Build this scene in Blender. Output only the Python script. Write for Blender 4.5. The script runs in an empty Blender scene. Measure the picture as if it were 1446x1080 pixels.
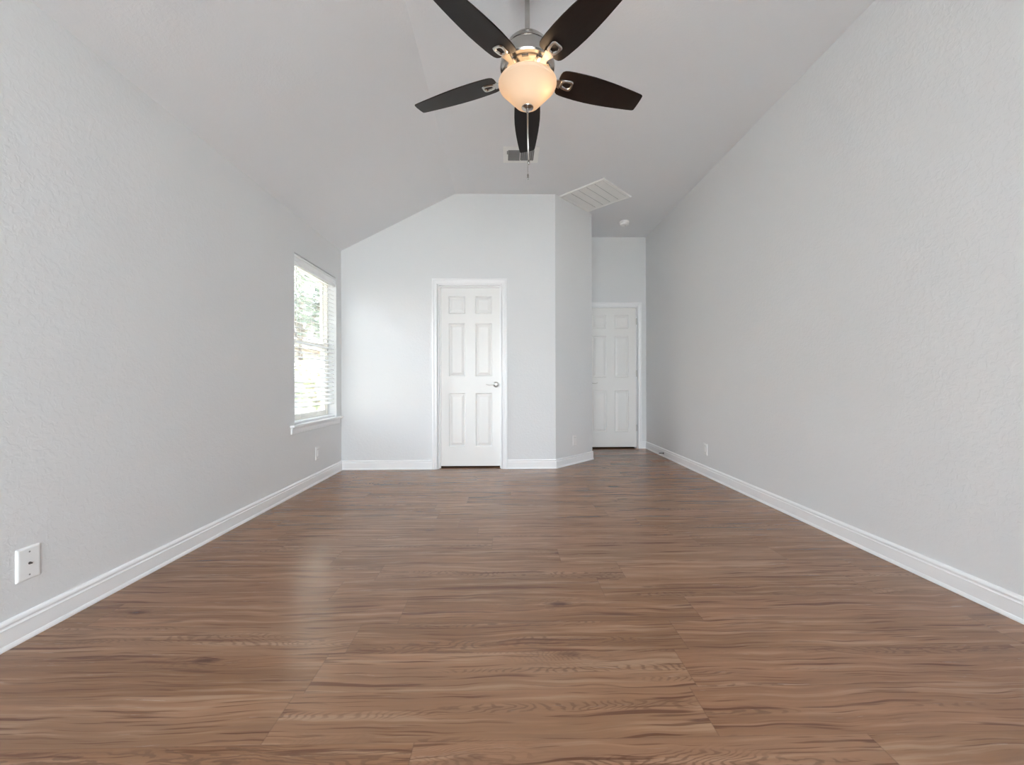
import bpy, bmesh, math, random
from mathutils import Vector, Matrix
random.seed(7)
sc = bpy.context.scene
COL = sc.collection
PI = math.pi

# ------------------------------------------------------------------ camera
F_PX, YAW, PITCH, ROLL, CAM_Z = 573.98, 0.01816, 0.00098, -0.00322, 0.9514
XL, XR, D1, D2, HL, H = -1.7985, 2.0434, 4.511, 5.833, 2.41, 3.048
XA, LA, XRIDGE = 0.5666, 0.520, -0.538
YR = -2.40                    # rear wall, behind the camera
WT = 0.16                     # wall thickness
cam = bpy.data.objects.new('camera', bpy.data.cameras.new('camera'))
COL.objects.link(cam)
X = Vector((math.cos(YAW), -math.sin(YAW), 0)); Y = Vector((math.sin(YAW), math.cos(YAW), 0)); Z = Vector((0, 0, 1))
FW = math.cos(PITCH) * Y + math.sin(PITCH) * Z
UP = -math.sin(PITCH) * Y + math.cos(PITCH) * Z
RT = math.cos(ROLL) * X + math.sin(ROLL) * UP
UP = -math.sin(ROLL) * X + math.cos(ROLL) * UP
cam.matrix_world = Matrix(((RT.x, UP.x, -FW.x, 0), (RT.y, UP.y, -FW.y, 0), (RT.z, UP.z, -FW.z, CAM_Z), (0, 0, 0, 1)))
cam.data.sensor_fit = 'HORIZONTAL'; cam.data.sensor_width = 36
cam.data.lens = F_PX / 1446 * 36
cam.data.clip_start = 0.02
sc.camera = cam

# ------------------------------------------------------------------ sky, daylight, exposure
sc.view_settings.view_transform = 'Standard'; sc.view_settings.look = 'None'
sc.view_settings.gamma = 1; sc.view_settings.use_curve_mapping = False
sc.view_settings.exposure = 0.27
SKY = 11.0
w = bpy.data.worlds.new('overcast_sky'); sc.world = w; w.use_nodes = True
nt = w.node_tree; nt.nodes.clear()
out = nt.nodes.new('ShaderNodeOutputWorld'); bg = nt.nodes.new('ShaderNodeBackground')
tc = nt.nodes.new('ShaderNodeTexCoord'); dot = nt.nodes.new('ShaderNodeVectorMath'); dot.operation = 'DOT_PRODUCT'
nt.links.new(tc.outputs['Generated'], dot.inputs[0]); dot.inputs[1].default_value = (0.10, -0.95, 0.30)   # the bright, hazy side of the sky
mr = nt.nodes.new('ShaderNodeMapRange'); mr.interpolation_type = 'SMOOTHSTEP'
mr.inputs['From Min'].default_value = 0.45; mr.inputs['From Max'].default_value = 1.0
nt.links.new(dot.outputs['Value'], mr.inputs['Value'])
mx = nt.nodes.new('ShaderNodeMix'); mx.data_type = 'RGBA'
nt.links.new(mr.outputs['Result'], mx.inputs['Factor'])
mx.inputs['A'].default_value = (0.84, 0.95, 1.13, 1); mx.inputs['B'].default_value = (1.30, 1.38, 1.50, 1)
nt.links.new(mx.outputs['Result'], bg.inputs['Color']); bg.inputs['Strength'].default_value = SKY
nt.links.new(bg.outputs['Background'], out.inputs['Surface'])
sun = bpy.data.objects.new('sun', bpy.data.lights.new('sun', 'SUN')); COL.objects.link(sun)
sun.data.energy = 215; sun.data.angle = 0.05; sun.data.color = (1.0, .96, .90)
sun.rotation_euler = Vector((.52, .34, .78)).to_track_quat('Z', 'Y').to_euler()
try:
    sc.cycles.use_denoising = True
    sc.cycles.max_bounces = 14; sc.cycles.diffuse_bounces = 12; sc.cycles.glossy_bounces = 5
    sc.cycles.transparent_max_bounces = 16; sc.cycles.sample_clamp_indirect = 8
    sc.cycles.caustics_reflective = False; sc.cycles.caustics_refractive = False
except Exception:
    pass
WY0, WY1, WZ0, WZ1 = 3.513, 4.380, 0.600, 2.078        # left window opening
REAR = [(-1.72, -0.70), (-0.60, 0.42), (0.52, 1.54)]    # rear windows (x from, to)
RZ0, RZ1 = 0.30, 2.32
def portal(name, loc, rot, sx, sy):
    l = bpy.data.lights.new(name, 'AREA'); l.shape = 'RECTANGLE'; l.size = sx; l.size_y = sy
    l.energy = 1
    l.cycles.is_portal = True
    o = bpy.data.objects.new(name, l); COL.objects.link(o); o.location = loc; o.rotation_euler = rot
portal('window_daylight', (XL - WT - .01, (WY0 + WY1) / 2, (WZ0 + WZ1) / 2), (0, -PI / 2, 0), WZ1 - WZ0, WY1 - WY0)
for a, b in REAR:
    portal('rear_window_daylight', ((a + b) / 2, YR - WT - .01, (RZ0 + RZ1) / 2), (PI / 2, 0, 0), b - a, RZ1 - RZ0)

# ------------------------------------------------------------------ materials
def mat(name):
    m = bpy.data.materials.new(name); m.use_nodes = True
    return m, m.node_tree, m.node_tree.nodes['Principled BSDF']
class NB:                      # small helper for writing node maths
    def __init__(s, nt): s.nt = nt
    def n(s, t, **k):
        nd = s.nt.nodes.new(t)
        for a, b in k.items(): setattr(nd, a, b)
        return nd
    def put(s, sock, v):
        if isinstance(v, bpy.types.NodeSocket): s.nt.links.new(v, sock)
        else: sock.default_value = v
    def m(s, op, a, b=0.0, c=None, clamp=False):
        nd = s.n('ShaderNodeMath', operation=op, use_clamp=clamp)
        s.put(nd.inputs[0], a); s.put(nd.inputs[1], b)
        if c is not None: s.put(nd.inputs[2], c)
        return nd.outputs[0]
    def xyz(s, x, y, z):
        nd = s.n('ShaderNodeCombineXYZ')
        for i, v in enumerate((x, y, z)): s.put(nd.inputs[i], v)
        return nd.outputs[0]
    def noise(s, v, scale=1, detail=2, rough=.5, dist=0):
        nd = s.n('ShaderNodeTexNoise'); s.put(nd.inputs['Vector'], v)
        nd.inputs['Scale'].default_value = scale; nd.inputs['Detail'].default_value = detail
        nd.inputs['Roughness'].default_value = rough; nd.inputs['Distortion'].default_value = dist
        return nd.outputs['Fac']
    def step(s, v, a, b, lo=0, hi=1):
        nd = s.n('ShaderNodeMapRange', interpolation_type='SMOOTHSTEP')
        s.put(nd.inputs['Value'], v)
        for k, q in zip(('From Min', 'From Max', 'To Min', 'To Max'), (a, b, lo, hi)): nd.inputs[k].default_value = q
        return nd.outputs['Result']
    def mix(s, f, a, b, mode='MIX'):
        nd = s.n('ShaderNodeMix', data_type='RGBA', blend_type=mode)
        s.put(nd.inputs['Factor'], f); s.put(nd.inputs['A'], a); s.put(nd.inputs['B'], b)
        return nd.outputs['Result']
def paint(name, c, rough=.6, bump=0.0, scale=60, spec=.3):
    m, nt, p = mat(name); b = NB(nt)
    p.inputs['Roughness'].default_value = rough; p.inputs['Specular IOR Level'].default_value = spec
    tcn = b.n('ShaderNodeTexCoord').outputs['Object']
    v = b.noise(tcn, 1.3, 2)
    b.put(p.inputs['Base Color'], b.mix(v, (c[0] * .985, c[1] * .985, c[2] * .985, 1), (c[0] * 1.015, c[1] * 1.015, c[2] * 1.015, 1)))
    if bump:
        n1 = b.noise(tcn, scale, 3, .55, .6)
        h = b.step(n1, .42, .62)
        bn = b.n('ShaderNodeBump'); bn.inputs['Strength'].default_value = bump; bn.inputs['Distance'].default_value = .002
        b.put(bn.inputs['Height'], h); b.put(p.inputs['Normal'], bn.outputs[0])
    return m
def plain(name, c, rough=.5, metal=0.0, spec=.5):
    m, nt, p = mat(name); b = NB(nt)
    tcn = b.n('ShaderNodeTexCoord').outputs['Object']
    v = b.noise(tcn, 14, 2)
    b.put(p.inputs['Base Color'], b.mix(v, (*[x * .97 for x in c], 1), (*[min(1, x * 1.03) for x in c], 1)))
    p.inputs['Roughness'].default_value = rough; p.inputs['Metallic'].default_value = metal
    p.inputs['Specular IOR Level'].default_value = spec
    return m
M = {}
M['wall'] = paint('wall_paint', (.74, .744, .748), .62, .26, 42)
M['ceiling'] = paint('ceiling_paint', (.79, .795, .81), .8, .15, 60)
M['trim'] = paint('trim_enamel', (.88, .88, .885), .32, 0, 1, .5)
M['door'] = paint('door_enamel', (.84, .83, .81), .38, .04, 120, .5)
M['plastic'] = plain('white_plastic', (.90, .90, .89), .28)
M['plate'] = plain('plate_plastic', (.88, .88, .875), .25)
M['insert'] = plain('insert_plastic', (.78, .78, .775), .3)
M['vent'] = plain('vent_enamel', (.86, .855, .835), .4)
M['dark'] = plain('duct_shade', (.05, .05, .052), .8)  # flat dark colour standing for the shade inside the ducts
M['grey_louver'] = plain('grey_louver', (.25, .25, .25), .5)
M['nickel'] = plain('brushed_nickel', (.47, .45, .425), .24, 1.0)
M['satin'] = plain('satin_nickel', (.62, .60, .57), .30, 1.0)
M['bronze'] = plain('dark_bronze', (.10, .085, .075), .45, .6)
M['slat'] = plain('blind_slat', (.86, .87, .88), .4)
M['cord'] = plain('blind_cord', (.78, .78, .77), .7)
M['vinyl'] = plain('window_vinyl', (.80, .78, .74), .4)
M['rubber'] = plain('rubber', (.14, .13, .12), .7)
# dark blade wood
m, nt_, p = mat('espresso_blade'); b = NB(nt_)
tcn = b.n('ShaderNodeTexCoord').outputs['Object']
mp = b.n('ShaderNodeMapping'); b.put(mp.inputs['Vector'], tcn); mp.inputs['Scale'].default_value = (3, 60, 60)
g = b.noise(mp.outputs[0], 1, 4)
b.put(p.inputs['Base Color'], b.mix(g, (.006, .0035, .0025, 1), (.011, .006, .0045, 1)))
p.inputs['Roughness'].default_value = .42; p.inputs['Specular IOR Level'].default_value = .24
M['blade'] = m
# lit frosted bowl
m, nt_, p = mat('frosted_lit_glass'); b = NB(nt_)
nt_.nodes.remove(p)
tr = b.n('ShaderNodeBsdfTranslucent'); tr.inputs['Color'].default_value = (.33, .285, .225, 1)
df = b.n('ShaderNodeBsdfPrincipled'); df.inputs['Base Color'].default_value = (.80, .76, .68, 1); df.inputs['Roughness'].default_value = .3
em = b.n('ShaderNodeEmission'); em.inputs['Color'].default_value = (1.0, .60, .30, 1); em.inputs['Strength'].default_value = 0.27
ms = b.n('ShaderNodeMixShader'); ms.inputs[0].default_value = .45
b.put(ms.inputs[1], tr.outputs[0]); b.put(ms.inputs[2], df.outputs[0])
ad = b.n('ShaderNodeAddShader'); b.put(ad.inputs[0], ms.outputs[0]); b.put(ad.inputs[1], em.outputs[0])
b.put(nt_.nodes['Material Output'].inputs['Surface'], ad.outputs[0])
M['bowl'] = m
# window pane
m, nt_, p = mat('window_glass'); b = NB(nt_); nt_.nodes.remove(p)
t = b.n('ShaderNodeBsdfTransparent'); t.inputs['Color'].default_value = (.93, .95, .94, 1)
gl = b.n('ShaderNodeBsdfGlossy'); gl.inputs['Roughness'].default_value = .02
lw = b.n('ShaderNodeFresnel'); lw.inputs['IOR'].default_value = 1.45
ms = b.n('ShaderNodeMixShader'); b.put(ms.inputs[0], b.m('MULTIPLY', lw.outputs[0], .8)); b.put(ms.inputs[1], t.outputs[0]); b.put(ms.inputs[2], gl.outputs[0])
b.put(nt_.nodes['Material Output'].inputs['Surface'], ms.outputs[0])
M['glass'] = m
# outdoors
M['gravel'] = paint('pale_gravel', (.52, .52, .47), .9, .8, 40)  # pale gravel ground, lightened to bounce daylight up into the room
M['bounce_slab'] = paint('bounce_concrete', (.62, .62, .62), .85, .2, 20)
M['leaf'] = plain('tree_leaf', (.20, .25, .205), .6)
M['leaf_light'] = plain('shrub_leaf', (.26, .29, .17), .6)
M['bark'] = paint('tree_bark', (.16, .12, .09), .9, .8, 30)
M['fence'] = paint('weathered_cedar', (.55, .52, .48), .8, .3, 30)
M['roof'] = paint('roof_shingle', (.20, .175, .16), .9, .6, 20)
M['fascia'] = paint('fascia_paint', (.66, .60, .54), .6)
m, nt_, p = mat('beige_brick'); b = NB(nt_)
bk = b.n('ShaderNodeTexBrick'); tcn = b.n('ShaderNodeTexCoord').outputs['Object']
sx = b.n('ShaderNodeSeparateXYZ'); b.put(sx.inputs[0], tcn)
b.put(bk.inputs['Vector'], b.xyz(b.m('ADD', sx.outputs[0], sx.outputs[1]), sx.outputs[2], 0))
bk.inputs['Scale'].default_value = 4.5; bk.inputs['Color1'].default_value = (.42, .33, .25, 1); bk.inputs['Color2'].default_value = (.34, .25, .19, 1)
bk.inputs['Mortar'].default_value = (.5, .47, .43, 1); bk.inputs['Mortar Size'].default_value = .02
b.put(p.inputs['Base Color'], bk.outputs['Color']); p.inputs['Roughness'].default_value = .85
M['brick'] = m
# plank floor
def floor_material():
    m, nt, p = mat('wood_plank_floor'); b = NB(nt)
    s = b.n('ShaderNodeSeparateXYZ'); b.put(s.inputs[0], b.n('ShaderNodeTexCoord').outputs['Object'])
    x, y = s.outputs[0], s.outputs[1]
    PW, PL = .178, 1.22
    yr = b.m('DIVIDE', b.m('SUBTRACT', y, 1.083 - 20 * PW), PW)
    row = b.m('FLOOR', yr); fy = b.m('FRACT', yr)
    wn = b.n('ShaderNodeTexWhiteNoise', noise_dimensions='1D'); b.put(wn.inputs['W'], b.m('ADD', row, 3.3))
    xr = b.m('ADD', b.m('DIVIDE', x, PL), b.m('ADD', b.m('MULTIPLY', wn.outputs['Value'], 1.0), 30))
    col = b.m('FLOOR', xr); fx = b.m('FRACT', xr)
    w2 = b.n('ShaderNodeTexWhiteNoise', noise_dimensions='2D'); b.put(w2.inputs['Vector'], b.xyz(row, col, 0))
    sr = b.n('ShaderNodeSeparateColor'); b.put(sr.inputs[0], w2.outputs['Color'])
    r1, r2, r3 = sr.outputs[0], sr.outputs[1], sr.outputs[2]
    u = b.m('ADD', x, b.m('MULTIPLY', r1, 47.0)); v = b.m('ADD', y, b.m('MULTIPLY', r2, 31.0))
    # knots
    vo = b.n('ShaderNodeTexVoronoi', feature='F1'); b.put(vo.inputs['Vector'], b.xyz(b.m('MULTIPLY', u, 1.25), b.m('MULTIPLY', v, 4.2), 0))
    vo.inputs['Scale'].default_value = 1; vo.inputs['Randomness'].default_value = 1
    vs = b.n('ShaderNodeSeparateColor'); b.put(vs.inputs[0], vo.outputs['Color'])
    kd = b.m('ADD', vo.outputs['Distance'], b.m('MULTIPLY', b.m('SUBTRACT', b.noise(b.xyz(b.m('MULTIPLY', u, 30), b.m('MULTIPLY', v, 60), 0), 1, 2), .5), .06))
    konly = b.step(vs.outputs[0], .48, .5)                                   # only some cells hold a knot
    knot = b.m('MULTIPLY', b.step(kd, .015, .095, 1, 0), konly)
    kwarp = b.m('MULTIPLY', b.step(kd, 0, .38, 1, 0), konly)
    # large tone drift and fine fibre
    wob = b.m('MULTIPLY', b.noise(b.xyz(b.m('MULTIPLY', u, 2.6), b.m('MULTIPLY', v, 3), r1), 1, 2), .06)
    wv = b.m('ADD', v, wob)
    tone = b.noise(b.xyz(b.m('MULTIPLY', u, 1.1), b.m('MULTIPLY', wv, 9), r3), 1, 4, .55)
    fibre = b.noise(b.xyz(b.m('MULTIPLY', u, 5), b.m('MULTIPLY', wv, 150), r3), 1, 4, .6)
    band = b.noise(b.xyz(b.m('MULTIPLY', u, 1.5), b.m('MULTIPLY', wv, 42), r3), 1, 5, .62)
    # cathedral rings: contour lines of a stretched field, bent around the knots
    fld = b.noise(b.xyz(b.m('MULTIPLY', u, 2.0), b.m('MULTIPLY', v, 13.0), b.m('MULTIPLY', r3, 5)), 1, 2, .5)
    fld = b.m('ADD', b.m('MULTIPLY', fld, 18), b.m('ADD', b.m('MULTIPLY', kwarp, 4.0), b.m('MULTIPLY', u, b.m('MULTIPLY_ADD', r1, 26, 4))))
    fld = b.m('ADD', fld, b.m('MULTIPLY', b.noise(b.xyz(b.m('MULTIPLY', u, 30), b.m('MULTIPLY', v, 70), 0), 1, 2), .9))
    ring = b.m('SINE', b.m('MULTIPLY', fld, 6.283))
    ring = b.step(ring, -.1, .95)
    rmask = b.step(b.noise(b.xyz(b.m('MULTIPLY', u, 1.0), b.m('MULTIPLY', v, 15), b.m('ADD', r2, 4)), 1, 1), .55, .64)
    ring = b.m('MULTIPLY', ring, b.m('MAXIMUM', b.m('MULTIPLY', rmask, b.step(r3, .50, .62)), b.m('MULTIPLY', kwarp, .7)))
    # dark cracks along the grain, long fine ones and short wide ones
    cf = b.noise(b.xyz(b.m('MULTIPLY', u, 1.9), b.m('MULTIPLY', wv, 48), b.m('ADD', r3, 9)), 1, 3, .5)
    crack = b.step(cf, .60, .67)
    cg = b.noise(b.xyz(b.m('MULTIPLY', u, 3.4), b.m('MULTIPLY', wv, 115), b.m('ADD', r3, 21)), 1, 2, .5)
    crack2 = b.step(cg, .585, .67)
    c0, c1 = (.195, .096, .047, 1), (.284, .147, .080, 1)
    col_ = b.mix(b.step(tone, .25, .75), c0, c1)
    col_ = b.mix(b.m('MULTIPLY', b.step(band, .46, .66), .52), col_, (.165, .080, .044, 1))
    col_ = b.mix(b.m('MULTIPLY', b.step(band, .50, .34), .34), col_, (.45, .30, .205, 1))
    col_ = b.mix(b.m('MULTIPLY', b.step(fibre, .40, .75), .32), col_, (.180, .100, .060, 1))
    col_ = b.mix(b.m('MULTIPLY', b.step(r1, .3, 1), .16), col_, (.40, .255, .17, 1))
    col_ = b.mix(b.m('MULTIPLY', b.step(r2, .6, 1), .20), col_, (.30, .150, .095, 1))
    col_ = b.mix(b.m('MULTIPLY', ring, .62), col_, (.125, .063, .037, 1))
    col_ = b.mix(b.m('MULTIPLY', crack, .75), col_, (.085, .032, .016, 1))
    col_ = b.mix(b.m('MULTIPLY', crack2, .65), col_, (.100, .040, .020, 1))
    col_ = b.mix(b.m('MULTIPLY', knot, .85), col_, (.070, .030, .019, 1))
    ey = b.m('MINIMUM', fy, b.m('SUBTRACT', 1.0, fy)); ex = b.m('MINIMUM', fx, b.m('SUBTRACT', 1.0, fx))
    sy_ = b.step(ey, .003, .009, 1, 0); sx_ = b.step(ex, .0008, .0022, 1, 0)
    seam = b.m('MAXIMUM', sy_, sx_)
    col_ = b.mix(b.m('MULTIPLY', seam, .30), col_, (.10, .055, .035, 1))
    b.put(p.inputs['Base Color'], col_)
    b.put(p.inputs['Roughness'], b.m('ADD', .19, b.m('MULTIPLY', fibre, .12)))
    p.inputs['Specular IOR Level'].default_value = .42
    hgt = b.m('SUBTRACT', b.m('MULTIPLY', fibre, .5), b.m('ADD', b.m('MULTIPLY', seam, .8), b.m('MULTIPLY', crack, .5)))
    bn = b.n('ShaderNodeBump'); bn.inputs['Strength'].default_value = .16; bn.inputs['Distance'].default_value = .0012
    b.put(bn.inputs['Height'], hgt); b.put(p.inputs['Normal'], bn.outputs[0])
    return m
M['floor'] = floor_material()

# ------------------------------------------------------------------ mesh helpers
def obj(name, bm, m, parent=None, smooth=False, bevel=0.0, seg=2):
    bmesh.ops.recalc_face_normals(bm, faces=bm.faces)
    me = bpy.data.meshes.new(name); bm.to_mesh(me); bm.free()
    o = bpy.data.objects.new(name, me); COL.objects.link(o)
    me.materials.append(M[m] if isinstance(m, str) else m)
    if smooth:
        for p in me.polygons: p.use_smooth = True
    if bevel:
        md = o.modifiers.new('bevel', 'BEVEL'); md.width = bevel; md.segments = seg; md.limit_method = 'ANGLE'; md.angle_limit = .6
    if parent: o.parent = parent
    return o
def smooth_by_angle(o, deg=35):
    me = o.data
    for p in me.polygons: p.use_smooth = True
    bm = bmesh.new(); bm.from_mesh(me)
    for e in bm.edges:
        if len(e.link_faces) == 2 and e.calc_face_angle(0) > math.radians(deg): e.smooth = False
    bm.to_mesh(me); bm.free()
    return o
def thing(name, label, cat, loc=(0, 0, 0), rotz=0, group=None):
    o = bpy.data.objects.new(name, None); COL.objects.link(o)
    o.location = loc; o.rotation_euler = (0, 0, rotz); o.empty_display_size = .1
    o['label'] = label; o['category'] = cat
    if group: o['group'] = group
    return o
def struct(name, bm, m, parent=None, **k):
    o = obj(name, bm, m, parent, **k)
    if parent is None: o['kind'] = 'structure'
    return o
def struct_root(name, loc=(0, 0, 0)):
    o = bpy.data.objects.new(name, None); COL.objects.link(o); o.location = loc; o['kind'] = 'structure'
    o.empty_display_size = .1
    return o
def box(bm, x0, x1, y0, y1, z0, z1, mtx=None):
    vs = [bm.verts.new(Vector(c)) for c in ((x0, y0, z0), (x1, y0, z0), (x1, y1, z0), (x0, y1, z0), (x0, y0, z1), (x1, y0, z1), (x1, y1, z1), (x0, y1, z1))]
    if mtx is not None:
        for v in vs: v.co = mtx @ v.co
    for f in ((0, 3, 2, 1), (4, 5, 6, 7), (0, 1, 5, 4), (1, 2, 6, 5), (2, 3, 7, 6), (3, 0, 4, 7)): bm.faces.new([vs[i] for i in f])
    return vs
def B(*a, **k):
    bm = bmesh.new(); box(bm, *a, **k); return bm
def prism(bm, pts, ext):           # planar polygon pts extruded by the vector ext
    a = [bm.verts.new(Vector(p)) for p in pts]; c = [bm.verts.new(Vector(p) + Vector(ext)) for p in pts]
    n = len(a); bm.faces.new(a[::-1]); bm.faces.new(c)
    for i in range(n): bm.faces.new((a[i], a[(i + 1) % n], c[(i + 1) % n], c[i]))
def loft(bm, rings, caps=True, closed=True):
    R = [[bm.verts.new(Vector(p)) for p in r] for r in rings]
    for a, c in zip(R, R[1:]):
        n = len(a)
        for i in range(n if closed else n - 1): bm.faces.new((a[i], a[(i + 1) % n], c[(i + 1) % n], c[i]))
    if caps: bm.faces.new(R[0][::-1]); bm.faces.new(R[-1])
    return R
def lathe(bm, prof, n=48, mtx=None):    # prof: (r, z) pairs, around z
    rows = []
    for r, z in prof:
        if r < 1e-6: rows.append([bm.verts.new((0, 0, z))])
        else: rows.append([bm.verts.new((r * math.cos(2 * PI * i / n), r * math.sin(2 * PI * i / n), z)) for i in range(n)])
    for a, c in zip(rows, rows[1:]):
        for i in range(n):
            j = (i + 1) % n
            if len(a) == 1 and len(c) == 1: continue
            if len(a) == 1: bm.faces.new((a[0], c[j], c[i]))
            elif len(c) == 1: bm.faces.new((a[i], a[j], c[0]))
            else: bm.faces.new((a[i], a[j], c[j], c[i]))
    if mtx is not None:
        for r in rows:
            for v in r: v.co = mtx @ v.co
def tube(bm, pts, rad, n=10):
    pts = [Vector(p) for p in pts]; rings = []
    rads = rad if isinstance(rad, (list, tuple)) else [rad] * len(pts)
    up = Vector((0, 0, 1))
    for i, p in enumerate(pts):
        d = (pts[min(i + 1, len(pts) - 1)] - pts[max(i - 1, 0)]).normalized()
        a = d.cross(up)
        if a.length < 1e-3: a = d.cross(Vector((1, 0, 0)))
        a.normalize(); c = d.cross(a)
        rings.append([p + rads[i] * (math.cos(2 * PI * k / n) * a + math.sin(2 * PI * k / n) * c) for k in range(n)])
    loft(bm, rings)

# ------------------------------------------------------------------ room shell
YE = D2 + 1.5                       # the closed spaces behind the doors end here
bm = bmesh.new(); box(bm, XL - WT, XR + WT, YR - WT, YE, -.10, 0)
struct('floor', bm, 'floor')
bm = bmesh.new()                    # sloped side and flat side, one slab
prof = [(XL - WT, HL - WT * (H - HL) / (XRIDGE - XL)), (XRIDGE, H), (XR + WT, H), (XR + WT, H + .15), (XRIDGE - .04, H + .15), (XL - WT, HL + .08)]
prism(bm, [(x, YR - WT, z) for x, z in prof], (0, YE - YR + WT, 0))
struct('ceiling', bm, 'ceiling')
bm = bmesh.new()                    # left wall with its window opening
x0, x1 = XL - WT, XL
box(bm, x0, x1, YR - WT, YE, 0, WZ0); box(bm, x0, x1, YR - WT, WY0, WZ0, WZ1); box(bm, x0, x1, WY1, YE, WZ0, WZ1)
box(bm, x0, x1, YR - WT, YE, WZ1, HL - .0)
struct('wall_left', bm, 'wall')
struct('wall_right', B(XR, XR + WT, YR - WT, YE, 0, H), 'wall')
# back wall: gable shape cut by the door opening
DX0, DX1, DZ = -.738, -.032, 2.045      # opening of door 1
bm = bmesh.new()
sl = (H - HL) / (XRIDGE - XL)
def top(x): return min(H, HL + sl * (x - XL))
for xs in ([XL, DX0], [DX0, XRIDGE], [XRIDGE, DX1], [DX1, XA]):
    a, c = xs; z0 = DZ if a >= DX0 and c <= DX1 else 0
    prism(bm, [(a, D1, z0), (c, D1, z0), (c, D1, top(c)), (a, D1, top(a))], (0, .12, 0))
bmesh.ops.remove_doubles(bm, verts=bm.verts, dist=1e-5)
struct('wall_back', bm, 'wall')
bm = bmesh.new(); q = .12
prism(bm, [(XA, D1, 0), (XA + LA, D1 + LA, 0), (XA + LA - .08, D1 + LA + .08, 0), (XA, D1 + .12, 0)], (0, 0, H))
struct('wall_angled', bm, 'wall')
bm = bmesh.new()
prism(bm, [(XA + LA, D1 + LA, 0), (XA + LA, D2, 0), (XA + LA - .12, D2, 0), (XA + LA - .12, D1 + LA + .12, 0), (XA + LA - .08, D1 + LA + .08, 0)], (0, 0, H))
struct('wall_alcove', bm, 'wall')
EX0, EX1, EZ = 1.148, 1.916, 2.045      # opening of door 2
bm = bmesh.new()
def top2(x): return min(H, HL + sl * (x - XL))
for a, c, z0 in ((XL, XRIDGE, 0), (XRIDGE, EX0, 0), (EX0, EX1, EZ), (EX1, XR, 0)):
    prism(bm, [(a, D2, z0), (c, D2, z0), (c, D2, top2(c)), (a, D2, top2(a))], (0, .12, 0))
struct('wall_far', bm, 'wall')
bm = bmesh.new()
prism(bm, [(XL, YE - .1, 0), (XR, YE - .1, 0), (XR, YE - .1, H), (XRIDGE, YE - .1, H), (XL, YE - .1, HL)], (0, .1, 0))
struct('wall_end', bm, 'wall')
bm = bmesh.new()                    # rear wall with three windows
xs = [XL] + [v for ab in REAR for v in ab] + [XR]
for i in range(len(xs) - 1):
    a, c = xs[i], xs[i + 1]
    if i % 2 == 1:
        box(bm, a, c, YR - WT, YR, 0, RZ0)
    pts = [(a, YR, RZ1 if i % 2 else 0), (c, YR, RZ1 if i % 2 else 0), (c, YR, top(c))]
    if a < XRIDGE < c: pts.append((XRIDGE, YR, H))
    pts.append((a, YR, top(a)))
    prism(bm, pts, (0, -WT, 0))
struct('wall_rear', bm, 'wall')

# ------------------------------------------------------------------ baseboards
BB = [(0, 0), (.0175, 0), (.0175, .006), (.0145, .015), (.0125, .018), (.0125, .070), (.0142, .0715), (.0142, .0745), (.0105, .078), (.0100, .083), (.0125, .0875), (.0125, .0915), (.0105, .0965), (.0055, .1015), (.002, .103), (0, .103)]
def baseboard(name, pts, which):        # interior lies on the right hand of the path direction
    P = [Vector((*p, 0)) for p in pts]; off = []
    nrm = [Vector(((b_ - a_).y, -(b_ - a_).x, 0)).normalized() for a_, b_ in zip(P, P[1:])]
    for i in range(len(P)):
        if i == 0: off.append(nrm[0])
        elif i == len(P) - 1: off.append(nrm[-1])
        else:
            s = nrm[i - 1] + nrm[i]; off.append(s / (1 + nrm[i - 1].dot(nrm[i])))
    bm = bmesh.new()
    rings = [[P[i] + off[i] * t + Vector((0, 0, z)) for t, z in BB] for i in which]
    loft(bm, rings)
    struct(name, bm, 'trim')
CW = .058
loopA = [(XR, YR), (XL, YR), (XL, D1), (DX0 - CW - .004, D1)]
baseboard('baseboard_rear', [(XR, D2 - 1), (XR, YR), (XL, YR), (XL, D1)], (1, 2))
baseboard('baseboard_left', [(XR, YR), (XL, YR), (XL, D1), (DX0 - CW - .006, D1)], (1, 2))
baseboard('baseboard_back', [(XL, YR), (XL, D1), (DX0 - CW - .006, D1)], (1, 2))
pth = [(DX1 + CW + .002, D1), (XA, D1), (XA + LA, D1 + LA), (XA + LA, D2 - .001)]
baseboard('baseboard_middle', pth, (0, 1)); baseboard('baseboard_angled', pth, (1, 2)); baseboard('baseboard_alcove', pth, (2, 3))
pth = [(EX1 + CW + .002, D2), (XR, D2), (XR, YR), (XL, YR)]
baseboard('baseboard_far', pth, (0, 1)); baseboard('baseboard_right', pth, (1, 2))

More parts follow.
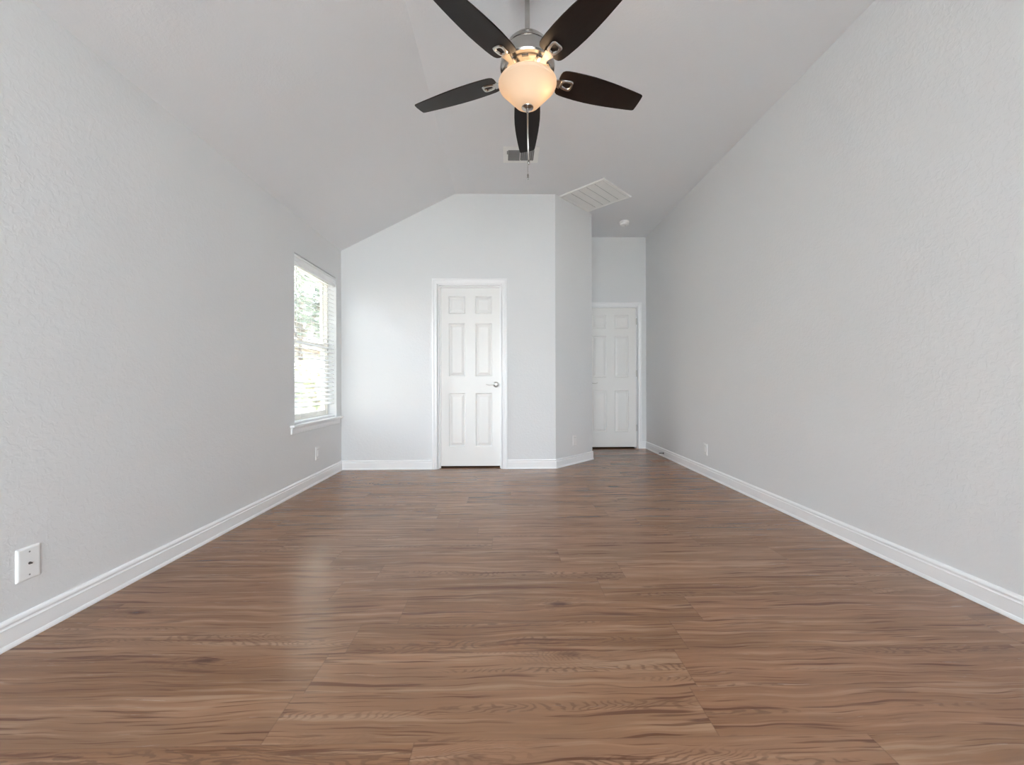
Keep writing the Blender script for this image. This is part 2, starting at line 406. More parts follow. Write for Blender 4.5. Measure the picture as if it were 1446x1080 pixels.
# ------------------------------------------------------------------ door casings and doors
CS = [(0, 0), (0, .009), (.004, .011), (.010, .011), (.013, .0135), (.016, .0115), (.026, .0125), (.036, .015), (.039, .0185), (.052, .0185), (.057, .016), (.058, .012), (.058, 0)]
def casing(name, x0, x1, zt, yf, depth):
    bm = bmesh.new(); rings = []
    x0 -= .004; x1 += .004; zt += .004
    for c in range(4):
        rings.append([Vector({0: (x0 - w_, yf - t_, 0), 1: (x0 - w_, yf - t_, zt + w_), 2: (x1 + w_, yf - t_, zt + w_), 3: (x1 + w_, yf - t_, 0)}[c]) for w_, t_ in CS])
    loft(bm, rings)
    o = struct(name, bm, 'trim')
    x0 += .004; x1 -= .004; zt -= .004
    bm = bmesh.new()                 # jamb lining the opening
    box(bm, x0 - .004, x0 + .012, yf, yf + .12, 0, zt); box(bm, x1 - .012, x1 + .004, yf, yf + .12, 0, zt); box(bm, x0 + .012, x1 - .012, yf, yf + .12, zt - .012, zt)
    obj('jamb', bm, 'trim', o)
    bm = bmesh.new(); a = depth      # stop strip
    box(bm, x0 + .012, x0 + .022, a, a + .03, 0, zt - .012); box(bm, x1 - .022, x1 - .012, a, a + .03, 0, zt - .012); box(bm, x0 + .022, x1 - .022, a, a + .03, zt - .022, zt - .012)
    obj('door_stop_strip', bm, 'trim', o)
    return o
def panel_door(name, x0, x1, z0, z1, y, th, rev_a, rev_b):
    root_bm = bmesh.new(); bm = root_bm
    cx = (x0 + x1) / 2
    pa, pb = rev_a, rev_b
    xs = [x0, cx - pb, cx - pa, cx + pa, cx + pb, x1]
    zs = [z0, .235, .838, 1.026, 1.626, 1.732, 1.930, z1]
    for i in range(5):
        for k in range(7):
            a, c, d, e = xs[i], xs[i + 1], zs[k], zs[k + 1]
            if i in (1, 3) and k in (1, 3, 5):
                rings = []
                for ins, dep in ((0, 0), (.003, .002), (.008, .0105), (.012, .0120), (.015, .0120), (.042, .0025), (.045, .0018)):
                    rings.append([bm.verts.new((px_, y + dep, pz_)) for px_, pz_ in ((a + ins, d + ins), (c - ins, d + ins), (c - ins, e - ins), (a + ins, e - ins))])
                for r, s in zip(rings, rings[1:]):
                    for q_ in range(4): bm.faces.new((r[q_], r[(q_ + 1) % 4], s[(q_ + 1) % 4], s[q_]))
                bm.faces.new(rings[-1])
            else:
                bm.faces.new([bm.verts.new(v) for v in ((a, y, d), (c, y, d), (c, y, e), (a, y, e))])
    bmesh.ops.remove_doubles(bm, verts=bm.verts, dist=1e-6)
    # back and edges
    f0 = [(x0, z0), (x1, z0), (x1, z1), (x0, z1)]
    bk_ = [bm.verts.new((a, y + th, c)) for a, c in f0]
    bm.faces.new(bk_)
    edge = [e for e in bm.edges if e.is_boundary and all(v not in bk_ for v in e.verts)]
    for q_ in range(4):
        a, c = f0[q_], f0[(q_ + 1) % 4]
        fr = [v for v in bm.verts if abs(v.co.y - y) < 1e-6 and (abs((v.co.x - a[0]) * (c[1] - a[1]) - (v.co.z - a[1]) * (c[0] - a[0])) < 1e-6)]
        fr.sort(key=lambda v: (v.co.x - a[0]) * (c[0] - a[0]) + (v.co.z - a[1]) * (c[1] - a[1]))
        bm.faces.new(fr + [bk_[(q_ + 1) % 4], bk_[q_]])
    return struct(name, bm, 'door')
def lever(door, x, y, z, d):           # d: which way the lever points along x
    bm = bmesh.new(); mtx = Matrix.Translation((x, y, z)) @ Matrix.Rotation(PI / 2, 4, 'X')
    lathe(bm, [(0, 0), (.033, 0), (.033, .004), (.030, .008), (.022, .011), (.012, .013), (.011, .034), (.013, .040), (.011, .052), (0, .053)], 32, mtx)
    h = obj('handle', bm, 'satin', door); smooth_by_angle(h)
    bm = bmesh.new()
    P = [(x, y - .046, z), (x + d * .022, y - .048, z + .001), (x + d * .045, y - .050, z - .004), (x + d * .07, y - .049, z - .006), (x + d * .092, y - .046, z - .002), (x + d * .110, y - .043, z + .004)]
    rings = []
    for i, (pt, hw, ht) in enumerate(zip(P, (.010, .009, .0085, .008, .007, .004), (.011, .010, .009, .008, .007, .005))):
        rings.append([Vector(pt) + Vector((0, hw * .6 * math.cos(2 * PI * k / 12), ht * .62 * math.sin(2 * PI * k / 12))) for k in range(12)])
    loft(bm, rings)
    lv = obj('lever', bm, 'satin', h, smooth=True)
casing('trim_1', DX0, DX1, DZ, D1, D1 + .045)
d1 = panel_door('door_1', DX0 + .015, DX1 - .015, .018, DZ - .015, D1 + .076, .035, .056, .244)
lever(d1, -.097, D1 + .076, .934, -1)
casing('trim_2', EX0, EX1, EZ, D2, D2 + .05)
d2 = panel_door('door_2', EX0 + .014, EX1 - .014, .022, EZ - .015, D2 + .012, .035, .058, .262)
lever(d2, EX0 + .075, D2 + .012, .944, 1)
for z in (1.832, 1.082, .297):
    bm = bmesh.new()
    lathe(bm, [(0, -.047), (.004, -.047), (.0065, -.043), (.0065, .043), (.004, .047), (0, .047)], 14, Matrix.Translation((EX1 - .010, D2 + .003, z)))
    box(bm, EX1 - .016, EX1 - .010, D2 + .004, D2 + .010, z - .045, z + .045)
    obj('hinge', bm, 'satin', d2)

# ------------------------------------------------------------------ left window
wr = struct_root('window_1', (XL, (WY0 + WY1) / 2, WZ0))
def win_local(bm_): 
    for v in bm_.verts: v.co -= Vector((XL, (WY0 + WY1) / 2, WZ0))
    return bm_
def frame_yz(bm, x0, x1, y0, y1, z0, z1, wd):
    box(bm, x0, x1, y0, y0 + wd, z0, z1); box(bm, x0, x1, y1 - wd, y1, z0, z1)
    box(bm, x0, x1, y0 + wd, y1 - wd, z0, z0 + wd); box(bm, x0, x1, y0 + wd, y1 - wd, z1 - wd, z1)
ZM = 1.335
bm = bmesh.new(); frame_yz(bm, XL - .150, XL - .085, WY0, WY1, WZ0, WZ1, .032)
obj('window_frame', win_local(bm), 'vinyl', wr, bevel=.003)
bm = bmesh.new(); frame_yz(bm, XL - .140, XL - .118, WY0 + .032, WY1 - .032, ZM - .02, WZ1 - .032, .036)
us = obj('upper_sash', win_local(bm), 'vinyl', wr, bevel=.002)
obj('pane', win_local(B(XL - .131, XL - .127, WY0 + .066, WY1 - .066, ZM + .014, WZ1 - .066)), 'glass', us)
bm = bmesh.new(); frame_yz(bm, XL - .117, XL - .092, WY0 + .032, WY1 - .032, WZ0 + .032, ZM + .022, .040)
ls = obj('lower_sash', win_local(bm), 'vinyl', wr, bevel=.002)
obj('pane', win_local(B(XL - .107, XL - .103, WY0 + .070, WY1 - .070, WZ0 + .070, ZM - .016)), 'glass', ls)
bm = bmesh.new()                        # stool with horns past both jambs
box(bm, XL - .085, XL + .001, WY0, WY1, WZ0 - .020, WZ0 + .001); box(bm, XL + .0005, XL + .042, WY0 - .080, WY1 + .080, WZ0 - .020, WZ0 + .001)
obj('window_sill', win_local(bm), 'trim', wr, bevel=.006, seg=3)
bm = bmesh.new()
ap = [(0, -.020), (.016, -.020), (.016, -.030), (.0125, -.036), (.0125, -.062), (.010, -.066), (.010, -.074), (.006, -.078), (0, -.078)]
loft(bm, [[(XL + t_, y_, WZ0 + z_) for t_, z_ in ap] for y_ in (WY0 - .062, WY1 + .062)])
obj('apron', win_local(bm), 'trim', wr)
# blind
bl = thing('window_blind', 'white two inch slat blind half open in the left wall window', 'blind', (XL - .036, (WY0 + WY1) / 2, WZ0 + .003))
LOC = Vector(bl.location)
def L(bm_):
    for v in bm_.verts: v.co -= LOC
    return bm_
BY0, BY1 = WY0 + .008, WY1 - .008
bm = bmesh.new()
vp = [(XL - .012, 0), (XL - .004, .004), (XL - .003, .018), (XL - .009, .023), (XL - .009, .033), (XL - .006, .037), (XL - .006, .060), (XL - .010, .064), (XL - .010, .072), (XL - .003, .078), (XL - .002, .088), (XL - .014, .090), (XL - .016, .004)]
VZ = WZ1 - .098
loft(bm, [[(x_, y_, VZ + z_) for x_, z_ in vp] for y_ in (BY0, BY1)])
box(bm, XL - .055, XL - .0165, BY0, BY0 + .008, VZ, VZ + .088); box(bm, XL - .055, XL - .0165, BY1 - .008, BY1, VZ, VZ + .088)
obj('valance', L(bm), 'slat', bl)
obj('headrail', L(B(XL - .066, XL - .020, BY0 + .009, BY1 - .009, WZ1 - .055, WZ1 - .003)), 'slat', bl)
bm = bmesh.new(); SP = .0440; zt = WZ1 - .096; xc = XL - .040
nsl = 29; TILT = math.radians(22)
ca, sa = math.cos(TILT), math.sin(TILT)
zlist = [zt - k * SP for k in range(nsl)]
for zc in zlist:
    rr = []
    for y_ in (BY0 + .004, BY1 - .004):
        ring = []
        for k in range(7):
            s_ = -.025 + .05 * k / 6
            bow = .0025 * (1 - (s_ / .025) ** 2)
            ring.append((xc + s_ * ca + bow * sa, y_, zc - s_ * sa + bow * ca))
        for k in range(6, -1, -1):
            s_ = -.025 + .05 * k / 6
            bow = .0025 * (1 - (s_ / .025) ** 2) - .0028
            ring.append((xc + s_ * ca + bow * sa, y_, zc - s_ * sa + bow * ca))
        rr.append(ring)
    loft(bm, rr)
obj('slats', L(bm), 'slat', bl)
obj('bottom_rail', L(B(xc - .025, xc + .025, BY0 + .004, BY1 - .004, WZ0 + .005, WZ0 + .023)), 'slat', bl, bevel=.004)
for y_ in (BY0 + .125, (BY0 + BY1) / 2 + .02, BY1 - .105):
    bm = bmesh.new()
    for xx in (xc + .0255, xc - .0255): tube(bm, [(xx, y_, WZ0 + .02), (xx, y_, VZ + .04)], .0009, 6)
    obj('ladder_cord', L(bm), 'cord', bl)
bm = bmesh.new(); tube(bm, [(XL - .010, BY0 + .05, VZ + .01), (XL - .0095, BY0 + .05, 1.40)], .003, 8)
box(bm, XL - .014, XL - .006, BY0 + .046, BY0 + .054, 1.36, 1.40)
obj('tilt_wand', L(bm), 'plastic', bl)

# rear windows (unseen, assumed behind the camera, sized to let in most daylight)
for i, (a, c) in enumerate(REAR):
    r = struct_root('window_%d' % (i + 2), ((a + c) / 2, YR, RZ0)); o_ = Vector(r.location)
    bm = bmesh.new()
    y0, y1 = YR - .12, YR - .06
    box(bm, a, a + .035, y0, y1, RZ0, RZ1); box(bm, c - .035, c, y0, y1, RZ0, RZ1)
    for z0, z1 in ((RZ0, RZ0 + .035), (RZ1 - .035, RZ1), ((RZ0 + RZ1) / 2 - .018, (RZ0 + RZ1) / 2 + .018)): box(bm, a + .035, c - .035, y0, y1, z0, z1)
    for v in bm.verts: v.co -= o_
    obj('window_frame', bm, 'vinyl', r)
    for z0, z1 in ((RZ0 + .035, (RZ0 + RZ1) / 2 - .018), ((RZ0 + RZ1) / 2 + .018, RZ1 - .035)):
        bm = B(a + .035, c - .035, YR - .092, YR - .088, z0, z1)
        for v in bm.verts: v.co -= o_
        obj('pane', bm, 'glass', r)

# ------------------------------------------------------------------ ceiling fan
FX, FY, ZB = .1238, 2.112, 2.554
fan = thing('ceiling_fan', 'five blade ceiling fan with dark brown blades and a lit frosted glass bowl', 'ceiling fan', (FX, FY, H))
def Fz(z): return z - H
def fan_lathe(name, prof, m, parent=fan, n=56, ang=30):
    bm = bmesh.new(); lathe(bm, [(r, Fz(z)) for r, z in prof], n)
    o = obj(name, bm, m, parent); smooth_by_angle(o, ang); return o
fan_lathe('canopy', [(0, H), (.070, H), (.072, H - .008), (.066, H - .035), (.045, H - .062), (.022, H - .072), (0, H - .072)], 'nickel')
fan_lathe('downrod', [(0, H - .06), (.0125, H - .06), (.0125, 2.72), (0, 2.72)], 'nickel', n=24)
fan_lathe('motor_housing', [(0, 2.756), (.020, 2.756), (.026, 2.749), (.055, 2.741), (.085, 2.723), (.108, 2.698), (.122, 2.672), (.1235, 2.667), (.1215, 2.665), (.1245, 2.662), (.135, 2.630), (.141, 2.600), (.142, 2.585), (.138, 2.577), (.128, 2.573), (.124, 2.571), (.120, 2.566), (.110, 2.562), (.098, 2.560), (.088, 2.556), (.086, 2.550), (0, 2.550)], 'nickel')
# vent slots under the motor, their shaded hollows drawn as dark blocks
for k in range(10):
    obj('slot_shade', B(.112, .121, -.016, .016, Fz(2.560), Fz(2.5685), mtx=Matrix.Rotation(2 * PI * k / 10 + .16, 4, 'Z')), 'bronze', fan)
fan_lathe('switch_housing', [(0, 2.551), (.062, 2.551), (.064, 2.545), (.060, 2.520), (.056, 2.505), (.040, 2.500), (.038, 2.440), (.012, 2.436), (.012, 2.392), (0, 2.392)], 'nickel')
OUT = [(0.1490, 2.5100), (0.1512, 2.5070), (0.1515, 2.5020), (0.1495, 2.4975), (0.1475, 2.4955), (0.1472, 2.4940), (0.1473, 2.4915), (0.1395, 2.4840), (0.1304, 2.4740), (0.1221, 2.4649), (0.1138, 2.4558), (0.1055, 2.4466), (0.0972, 2.4375), (0.0889, 2.4284), (0.0806, 2.4193), (0.0723, 2.4101), (0.0640, 2.4010), (0.0461, 2.3890), (0.0256, 2.3820), (0.0000, 2.3790)]
INN = [(max(0, r_ - .0035), z_ + .003) for r_, z_ in OUT[1:-1] if r_ < .1514]
bowl = fan_lathe('glass_bowl', [(.1455, 2.510)] + OUT + [(0, 2.382)] + INN[::-1] + [(.1455, 2.510)], 'bowl')
fan_lathe('finial', [(0, 2.390), (.029, 2.389), (.0315, 2.385), (.0300, 2.381), (.017, 2.378), (.0085, 2.374), (.0075, 2.358), (.004, 2.354), (0, 2.354)], 'nickel', n=32)
# pull chains
bm = bmesh.new(); tube(bm, [(.0, -.001, Fz(2.362)), (.0005, -.001, Fz(2.25)), (.004, -.002, Fz(2.108))], .0042, 10)
ch = obj('pull_chain', bm, 'satin', fan, smooth=True)
fob = [(0, 0), (.003, 0), (.0055, -.004), (.0060, -.012), (.0045, -.020), (.0025, -.024), (0, -.024)]
bm = bmesh.new(); lathe(bm, fob, 16, Matrix.Translation((.005, -.002, Fz(2.110)))); obj('fob', bm, 'nickel', ch, smooth=True)
bm = bmesh.new(); tube(bm, [(.001, .004, Fz(2.362)), (.001, .004, Fz(2.038))], .0011, 8)
ch = obj('pull_chain', bm, 'satin', fan)
bm = bmesh.new(); lathe(bm, [(0, 0), (.002, 0), (.0045, -.006), (.0035, -.014), (.0052, -.018), (.0045, -.027), (.002, -.031), (0, -.031)], 16, Matrix.Translation((.001, .004, Fz(2.040)))); obj('fob', bm, 'nickel', ch, smooth=True)
# blades: radial axis +x, counter-clockwise edge lower
def blade_mesh():
    bm = bmesh.new()
    keys = [(.170, .030), (.171, .046), (.176, .060), (.188, .0685), (.205, .0725), (.24, .0760), (.30, .0785), (.36, .0785), (.42, .0758), (.48, .0712), (.54, .0650), (.60, .0580), (.640, .0525), (.650, .0500), (.656, .0450)]
    up_ = [(x_, w_) for x_, w_ in keys]; lo = [(x_, -w_) for x_, w_ in reversed(keys)]
    pts = up_ + [(.658, .02), (.658, -.02)] + lo + [(.170, -.015), (.170, .015)]
    prism(bm, [(x_, y_, 0) for x_, y_ in pts], (0, 0, .006))
    return bm
def iron_mesh():
    bm = bmesh.new()
    # neck from the motor down to the blade
    N = []
    for x_, z_, hw in ((.066, -.026, .013), (.090, -.025, .0125), (.115, -.021, .012), (.138, -.012, .0130), (.156, -.008, .0170), (.175, -.0075, .0235), (.186, -.0075, .027)):
        N.append([(x_, -hw, z_), (x_, hw, z_), (x_, hw, z_ + .006), (x_, -hw, z_ + .006)])
    loft(bm, N)
    # paddle: closed ring with a rounded opening
    n = 40; O, I = [], []
    for k in range(n):
        t = 2 * PI * k / n; c, s = math.cos(t), math.sin(t)
        e = 2 / 3.2
        px_ = math.copysign(abs(c) ** e, c); py_ = math.copysign(abs(s) ** e, s)
        O.append((.217 + .037 * px_, .034 * py_ * (.88 + .12 * px_)))
        I.append((.219 + .020 * px_, .0160 * py_ * (.82 + .18 * px_)))
    ZT, ZL = -.0005, -.0085
    def inset(P, Q, f): return [(a[0] + (b_[0] - a[0]) * f, a[1] + (b_[1] - a[1]) * f) for a, b_ in zip(P, Q)]
    O2 = inset(O, I, .22); I2 = inset(O, I, .75)
    rings = [[(x_, y_, ZT) for x_, y_ in O], [(x_, y_, ZT - .004) for x_, y_ in O], [(x_, y_, ZL) for x_, y_ in O2], [(x_, y_, ZL) for x_, y_ in I2], [(x_, y_, ZT - .003) for x_, y_ in I], [(x_, y_, ZT) for x_, y_ in I]]
    R = [[bm.verts.new(p_) for p_ in r] for r in rings]
    for i in range(len(R)):
        a, c = R[i], R[(i + 1) % len(R)]
        for k in range(n): bm.faces.new((a[k], a[(k + 1) % n], c[(k + 1) % n], c[k]))
    return bm
PHI = math.radians(3.1); DROOP = math.radians(2.4)
first = None
for k in range(5):
    heading = PI / 2 - PHI + k * 2 * PI / 5
    if first is None:
        bo = obj('blade', blade_mesh(), 'blade', fan, bevel=.0018)
        io = obj('blade_iron', iron_mesh(), 'nickel', bo); smooth_by_angle(io, 40)
        first = (bo, io)
    else:
        bo = first[0].copy(); COL.objects.link(bo); bo.parent = fan
        io = first[1].copy(); COL.objects.link(io); io.parent = bo
    bo.matrix_local = Matrix.Translation((0, 0, Fz(ZB))) @ Matrix.Rotation(heading, 4, 'Z') @ Matrix.Rotation(DROOP, 4, 'Y') @ Matrix.Rotation(math.radians(-11), 4, 'X')
# the two bulbs in the bowl
for nm, off, e in (('bulb_light', (.062, -.02, 2.478), 2.3), ('bulb_light', (-.055, .02, 2.480), 1.3)):
    l = bpy.data.lights.new(nm, 'POINT'); l.energy = e; l.color = (1, .69, .43); l.shadow_soft_size = .022
    o = bpy.data.objects.new(nm, l); COL.objects.link(o); o.parent = fan; o.location = (off[0], off[1], Fz(off[2]))

# ------------------------------------------------------------------ ceiling fittings
# supply register on the flat ceiling, behind the fan
rg = thing('air_register', 'small ceiling register with grey louvers behind the far fan blade', 'air vent', (.157, 3.735, H))
bm = bmesh.new()
W, D = .163, .130; iw0, iw1, id0, id1 = -.118, .118, -.088, .088
loopo = [(-W, -D), (W, -D), (W, D), (-W, D)]; loopi = [(iw0, id0), (iw1, id0), (iw1, id1), (iw0, id1)]
def sq(f, z): return [(x_ * f, y_ * f, z) for x_, y_ in loopo]
R = [[bm.verts.new(p_) for p_ in r] for r in ([(x_, y_, -.0005) for x_, y_ in loopo], [(x_ * .985, y_ * .985, -.004) for x_, y_ in loopo], [(x_ * 1.04, y_ * 1.04, -.008) for x_, y_ in loopi], [(x_, y_, -.007) for x_, y_ in loopi], [(x_, y_, -.0005) for x_, y_ in loopi])]
for a, c in zip(R, R[1:]):
    for k in range(4): bm.faces.new((a[k], a[(k + 1) % 4], c[(k + 1) % 4], c[k]))
obj('frame', bm, 'vent', rg)
obj('shade_plate', B(iw0, iw1, id0, id1, -.0012, -.0003), 'dark', rg)  # thin dark plate paints the shaded duct behind the louvers
bm = bmesh.new()
for k in range(5):
    yy = id0 + .018 + k * .0352
    box(bm, iw0 + .002, -.010, -.0128, .0128, -.0005, .0005, Matrix.Translation((0, yy, -.0048)) @ Matrix.Rotation(math.radians(-10), 4, 'X'))
obj('louver', bm, 'grey_louver', rg)
bm = bmesh.new()
for k in range(6):
    xx = .002 + k * .0190
    box(bm, -.0075, .0075, id0 + .002, id1 - .002, -.0005, .0005, Matrix.Translation((xx + .009, 0, -.0050)) @ Matrix.Rotation(math.radians(14), 4, 'Y'))
obj('louver', bm, 'grey_louver', rg)
obj('divider', B(-.010, -.004, id0, id1, -.008, -.001), 'vent', rg)
obj('damper_lever', B(-.130, -.120, -.075, -.035, -.016, -.006), 'grey_louver', rg)
# return air grille, turned 45 degrees
rr_ = thing('return_air_grille', 'large white square return air grille set diagonally on the ceiling by the angled wall', 'air vent', (1.026, 4.548, H), math.radians(-45))
hs = .290
bm = bmesh.new()
def sqr(h_, z_): return [(-h_, -h_, z_), (h_, -h_, z_), (h_, h_, z_), (-h_, h_, z_)]
R = [[bm.verts.new(p_) for p_ in r] for r in (sqr(hs, -.0005), sqr(hs, -.006), sqr(hs - .006, -.013), sqr(hs - .022, -.013), sqr(hs - .026, -.008), sqr(hs - .040, -.007), sqr(hs - .040, -.0005))]
for a, c in zip(R, R[1:]):
    for k in range(4): bm.faces.new((a[k], a[(k + 1) % 4], c[(k + 1) % 4], c[k]))
obj('frame', bm, 'vent', rr_)
obj('shade_plate', B(-hs + .04, hs - .04, -hs + .04, hs - .04, -.0012, -.0004), 'dark', rr_)  # dark sheet in place of the shade between the grille blades
bm = bmesh.new(); inn = hs - .040; bw = 2 * inn / 5
for k in range(5):
    x0 = -inn + k * bw
    prism(bm, [(x0 + .0012, -inn, -.0065), (x0 + bw - .0012, -inn, -.0085), (x0 + bw - .0012, -inn, -.0070), (x0 + .0012, -inn, -.0050)], (0, 2 * inn, 0))
obj('louver', bm, 'vent', rr_)
# smoke detector
sd = thing('smoke_detector', 'round white smoke detector on the ceiling of the door alcove', 'smoke detector', (1.568, 5.27, H))
bm = bmesh.new(); lathe(bm, [(0, -.0003), (.060, -.0003), (.061, -.010), (.058, -.018), (.049, -.020), (0, -.020)], 40); smooth_by_angle(obj('base', bm, 'plastic', sd))
bm = bmesh.new(); lathe(bm, [(0, -.019), (.046, -.019), (.046, -.028), (.055, -.029), (.055, -.036), (.048, -.046), (.030, -.051), (.0, -.052)], 40); smooth_by_angle(obj('cover', bm, 'plastic', sd))
bm = bmesh.new(); lathe(bm, [(0, -.051), (.007, -.051), (.007, -.060), (.004, -.074), (0, -.075)], 16, Matrix.Translation((.004, -.01, 0))); obj('test_button', bm, 'plastic', sd)

# ------------------------------------------------------------------ wall plates
def plate_bm(w_, h_, t_=.0065, r=.009):      # facing +x, centred
    bm = bmesh.new(); rings = []
    for ins, t in ((0, 0), (0, .0015), (.002, .0042), (.006, t_ - .0005), (.011, t_)):
        ring = []
        a, c = w_ / 2 - ins, h_ / 2 - ins; q_ = max(.001, .004 - ins * .3)
        for cx, cy, t0 in ((a - q_, c - q_, 0), (-a + q_, c - q_, 90), (-a + q_, -c + q_, 180), (a - q_, -c + q_, 270)):
            for k in range(4):
                an = math.radians(t0 + 30 * k); ring.append((t, cx + q_ * math.cos(an), cy + q_ * math.sin(an)))
        rings.append(ring)
    loft(bm, rings)
    return bm
def screw_bm(y_, z_):
    bm = bmesh.new(); lathe(bm, [(0, .0060), (.0034, .0060), (.0030, .0075), (0, .0078)], 12, Matrix.Translation((0, y_, z_)) @ Matrix.Rotation(PI / 2, 4, 'Y'))
    return bm
wp = thing('wall_plate', 'large white wall plate with a tiny cable jack, nearest on the left wall', 'wall plate', (XL, 1.565, .279), 0)
obj('plate', plate_bm(.080, .124, .007), 'plate', wp)
for z in (.043, -.043): obj('screw', screw_bm(0, z), 'grey_louver', wp)
bm = bmesh.new(); lathe(bm, [(0, .0065), (.0048, .0065), (.0048, .0095), (.0030, .0095), (.0028, .0160), (0, .0160)], 12, Matrix.Rotation(PI / 2, 4, 'Y'))
jk = obj('cable_jack', bm, 'bronze', wp)
def outlet(label, loc, rz, w_=.072, h_=.117):
    o = thing('wall_outlet', label, 'outlet', loc, rz, 'white outlets low on the walls')
    obj('plate', plate_bm(w_, h_), 'plate', o)
    bm = plate_bm(.034, .068, .0035)
    for v in bm.verts: v.co.x += .0058
    obj('receptacle', bm, 'insert', o)
    obj('gap_shade', B(.0062, .0066, -.0185, .0185, -.0355, .0355), 'grey_louver', o)  # grey sheet paints the shade in the gap round the receptacle
    return o
outlet('white outlet low on the left wall, below the window blind', (XL, 3.930, .284), 0, .079, .124)
outlet('white outlet low on the narrow angled wall', (.821, 4.765, .275), math.radians(-45), .079, .122)
outlet('white outlet low on the right wall', (XR, 4.100, .270), PI, .079, .120)
# door stop on the right baseboard
ds = thing('door_stop', 'small dark spring door stop on the right baseboard near the far door', 'door stop', (XR - .0125, 5.165, .046), PI)
bm = bmesh.new(); lathe(bm, [(0, 0), (.013, 0), (.013, .003), (.006, .010), (0, .010)], 16, Matrix.Rotation(PI / 2, 4, 'Y')); obj('base', bm, 'bronze', ds)
bm = bmesh.new(); turns = 16; pts = [(.008 + .055 * k / (turns * 8), .0048 * math.cos(2 * PI * k / 8), .0048 * math.sin(2 * PI * k / 8)) for k in range(turns * 8 + 1)]
tube(bm, pts, .0014, 5); obj('spring', bm, 'bronze', ds)
bm = bmesh.new(); lathe(bm, [(0, .062), (.006, .062), (.0065, .066), (.0060, .074), (.003, .077), (0, .077)], 14, Matrix.Rotation(PI / 2, 4, 'Y')); obj('rubber_tip', bm, 'plastic', ds)

# ------------------------------------------------------------------ roof eave over the left wall, added to cut high sky light
bm = bmesh.new()
box(bm, XL - WT - .58, XL - WT, YR - WT, YE, 2.46, 2.485); box(bm, XL - WT - .60, XL - WT - .58, YR - WT, YE, 2.40, 2.56)
prism(bm, [(XL - WT - .66, YR - WT, 2.565), (XL - WT, YR - WT, 2.565 + .66 * .48), (XL - WT, YR - WT, 2.60 + .66 * .48), (XL - WT - .66, YR - WT, 2.60)], (0, YE - YR + WT, 0))
struct('trim_3', bm, 'fascia')
# ------------------------------------------------------------------ outdoors: yard seen through the blind, light-bouncing slab out of view
bm = bmesh.new(); box(bm, -40, 40, -30, 50, -.5, -.25)
struct('ground', bm, 'gravel')
bm = bmesh.new(); box(bm, -7, 7, -12, YR - WT, -.25, -.12)
struct('bounce_slab', bm, 'bounce_slab')  # unseen slab behind the rear wall, added to bounce light onto the ceiling
fn = thing('wooden_fence', 'weathered wooden privacy fence across the side yard outside the window', 'fence', (-5.2, 0, -.25))
bm = bmesh.new()
for k in range(290):
    y_ = -14 + k * .143; box(bm, -.009, .009, y_, y_ + .137, .03, 1.78 + random.uniform(-.01, .01))  # boards run on out of view, lengthened to block low sky light
obj('board_panel', bm, 'fence', fn)
bm = bmesh.new()
for z in (.3, .95, 1.55): box(bm, .010, .048, -14, 27.4, z, z + .09)
obj('rail', bm, 'fence', fn)
for k in range(17): obj('post', B(.010, .10, -14 + k * 2.57, -13.91 + k * 2.57, 0, 1.8), 'fence', fn)
hs_ = thing('neighbor_house', 'beige brick house beyond the fence outside the window', 'house', (-8.4, 17, -.25))
bm = bmesh.new(); box(bm, -9, 0, -22, 8, 0, 2.75); obj('wall', bm, 'brick', hs_)  # house lengthened out of view to cut light on the back wall
bm = bmesh.new(); prism(bm, [(.55, -22.5, 2.72), (-4.5, -22.5, 5.0), (-9.55, -22.5, 2.72)], (0, 31, 0)); obj('roof', bm, 'roof', hs_)
obj('fascia', B(.55, .60, -22.5, 8.5, 2.58, 2.80), 'fascia', hs_)
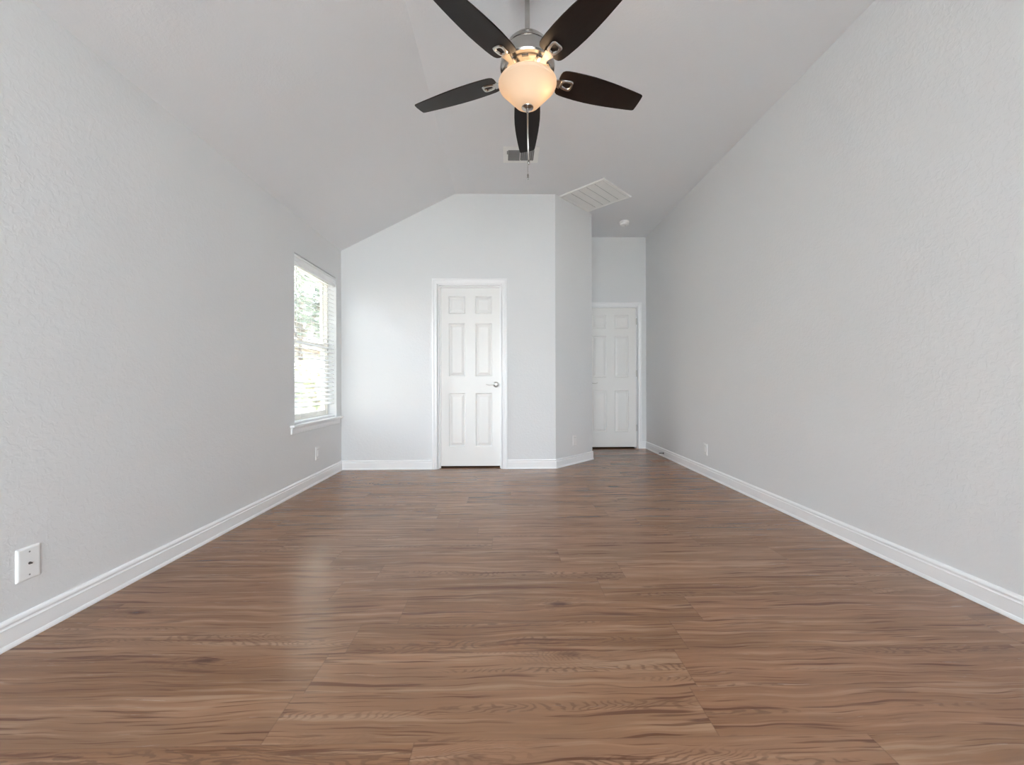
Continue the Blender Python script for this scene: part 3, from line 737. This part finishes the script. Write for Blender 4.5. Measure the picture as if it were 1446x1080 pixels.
for y_ in (-3.2, 1.5):
    bm = bmesh.new(); frame_yz(bm, 0, .05, y_, y_ + 1.1, .9, 2.3, .07); wf = obj('window', bm, 'trim', hs_)
    obj('pane', B(.005, .012, y_ + .07, y_ + 1.03, .97, 2.23), 'glass', wf)
def tree(name, label, cat, loc, trunk_h, crown, n, lm, size, group=None):
    t = thing(name, label, cat, loc, 0, group)
    bm = bmesh.new()
    tube(bm, [(0, 0, -.05), (.03, .02, trunk_h * .5), (0, .05, trunk_h), (.1, 0, trunk_h + crown[2] * .9)], [.17, .13, .10, .04], 10)
    for k in range(5):
        a = k * 1.26; tube(bm, [(0, .05, trunk_h * .9), (.5 * crown[0] * math.cos(a), .5 * crown[1] * math.sin(a), trunk_h + crown[2] * .7), (.8 * crown[0] * math.cos(a), .8 * crown[1] * math.sin(a), trunk_h + crown[2] * 1.1)], [.06, .035, .012], 7)
    obj('trunk', bm, 'bark', t)
    bm = bmesh.new()
    for k in range(n):
        while True:
            p_ = Vector((random.uniform(-1, 1), random.uniform(-1, 1), random.uniform(-1, 1)))
            if .25 < p_.length < 1: break
        p_ = Vector((p_.x * crown[0], p_.y * crown[1], p_.z * crown[2] + trunk_h + crown[2] * .85))
        s_ = size * random.uniform(.6, 1.3)
        mt = Matrix.Translation(p_) @ Matrix.Rotation(random.uniform(0, 6.28), 4, 'Z') @ Matrix.Rotation(random.uniform(-1.2, 1.2), 4, 'X')
        q_ = [mt @ Vector(c) for c in ((-s_, 0, 0), (-.3 * s_, .45 * s_, .06 * s_), (.4 * s_, .4 * s_, .02 * s_), (s_, 0, 0), (.4 * s_, -.4 * s_, .02 * s_), (-.3 * s_, -.45 * s_, .06 * s_))]
        bm.faces.new([bm.verts.new(c) for c in q_])
    obj('crown', bm, lm, t)
    return t
tree('leafy_tree', 'tall leafy green tree beyond the fence outside the window', 'tree', (-6.6, 13.2, -.25), 2.9, (1.9, 3.0, 2.0), 4200, 'leaf', .13)
tree('leafy_shrub', 'low yellow green shrub before the fence outside the window', 'shrub', (-4.5, 10.2, -.25), .45, (.45, 1.3, .8), 1300, 'leaf_light', .07)
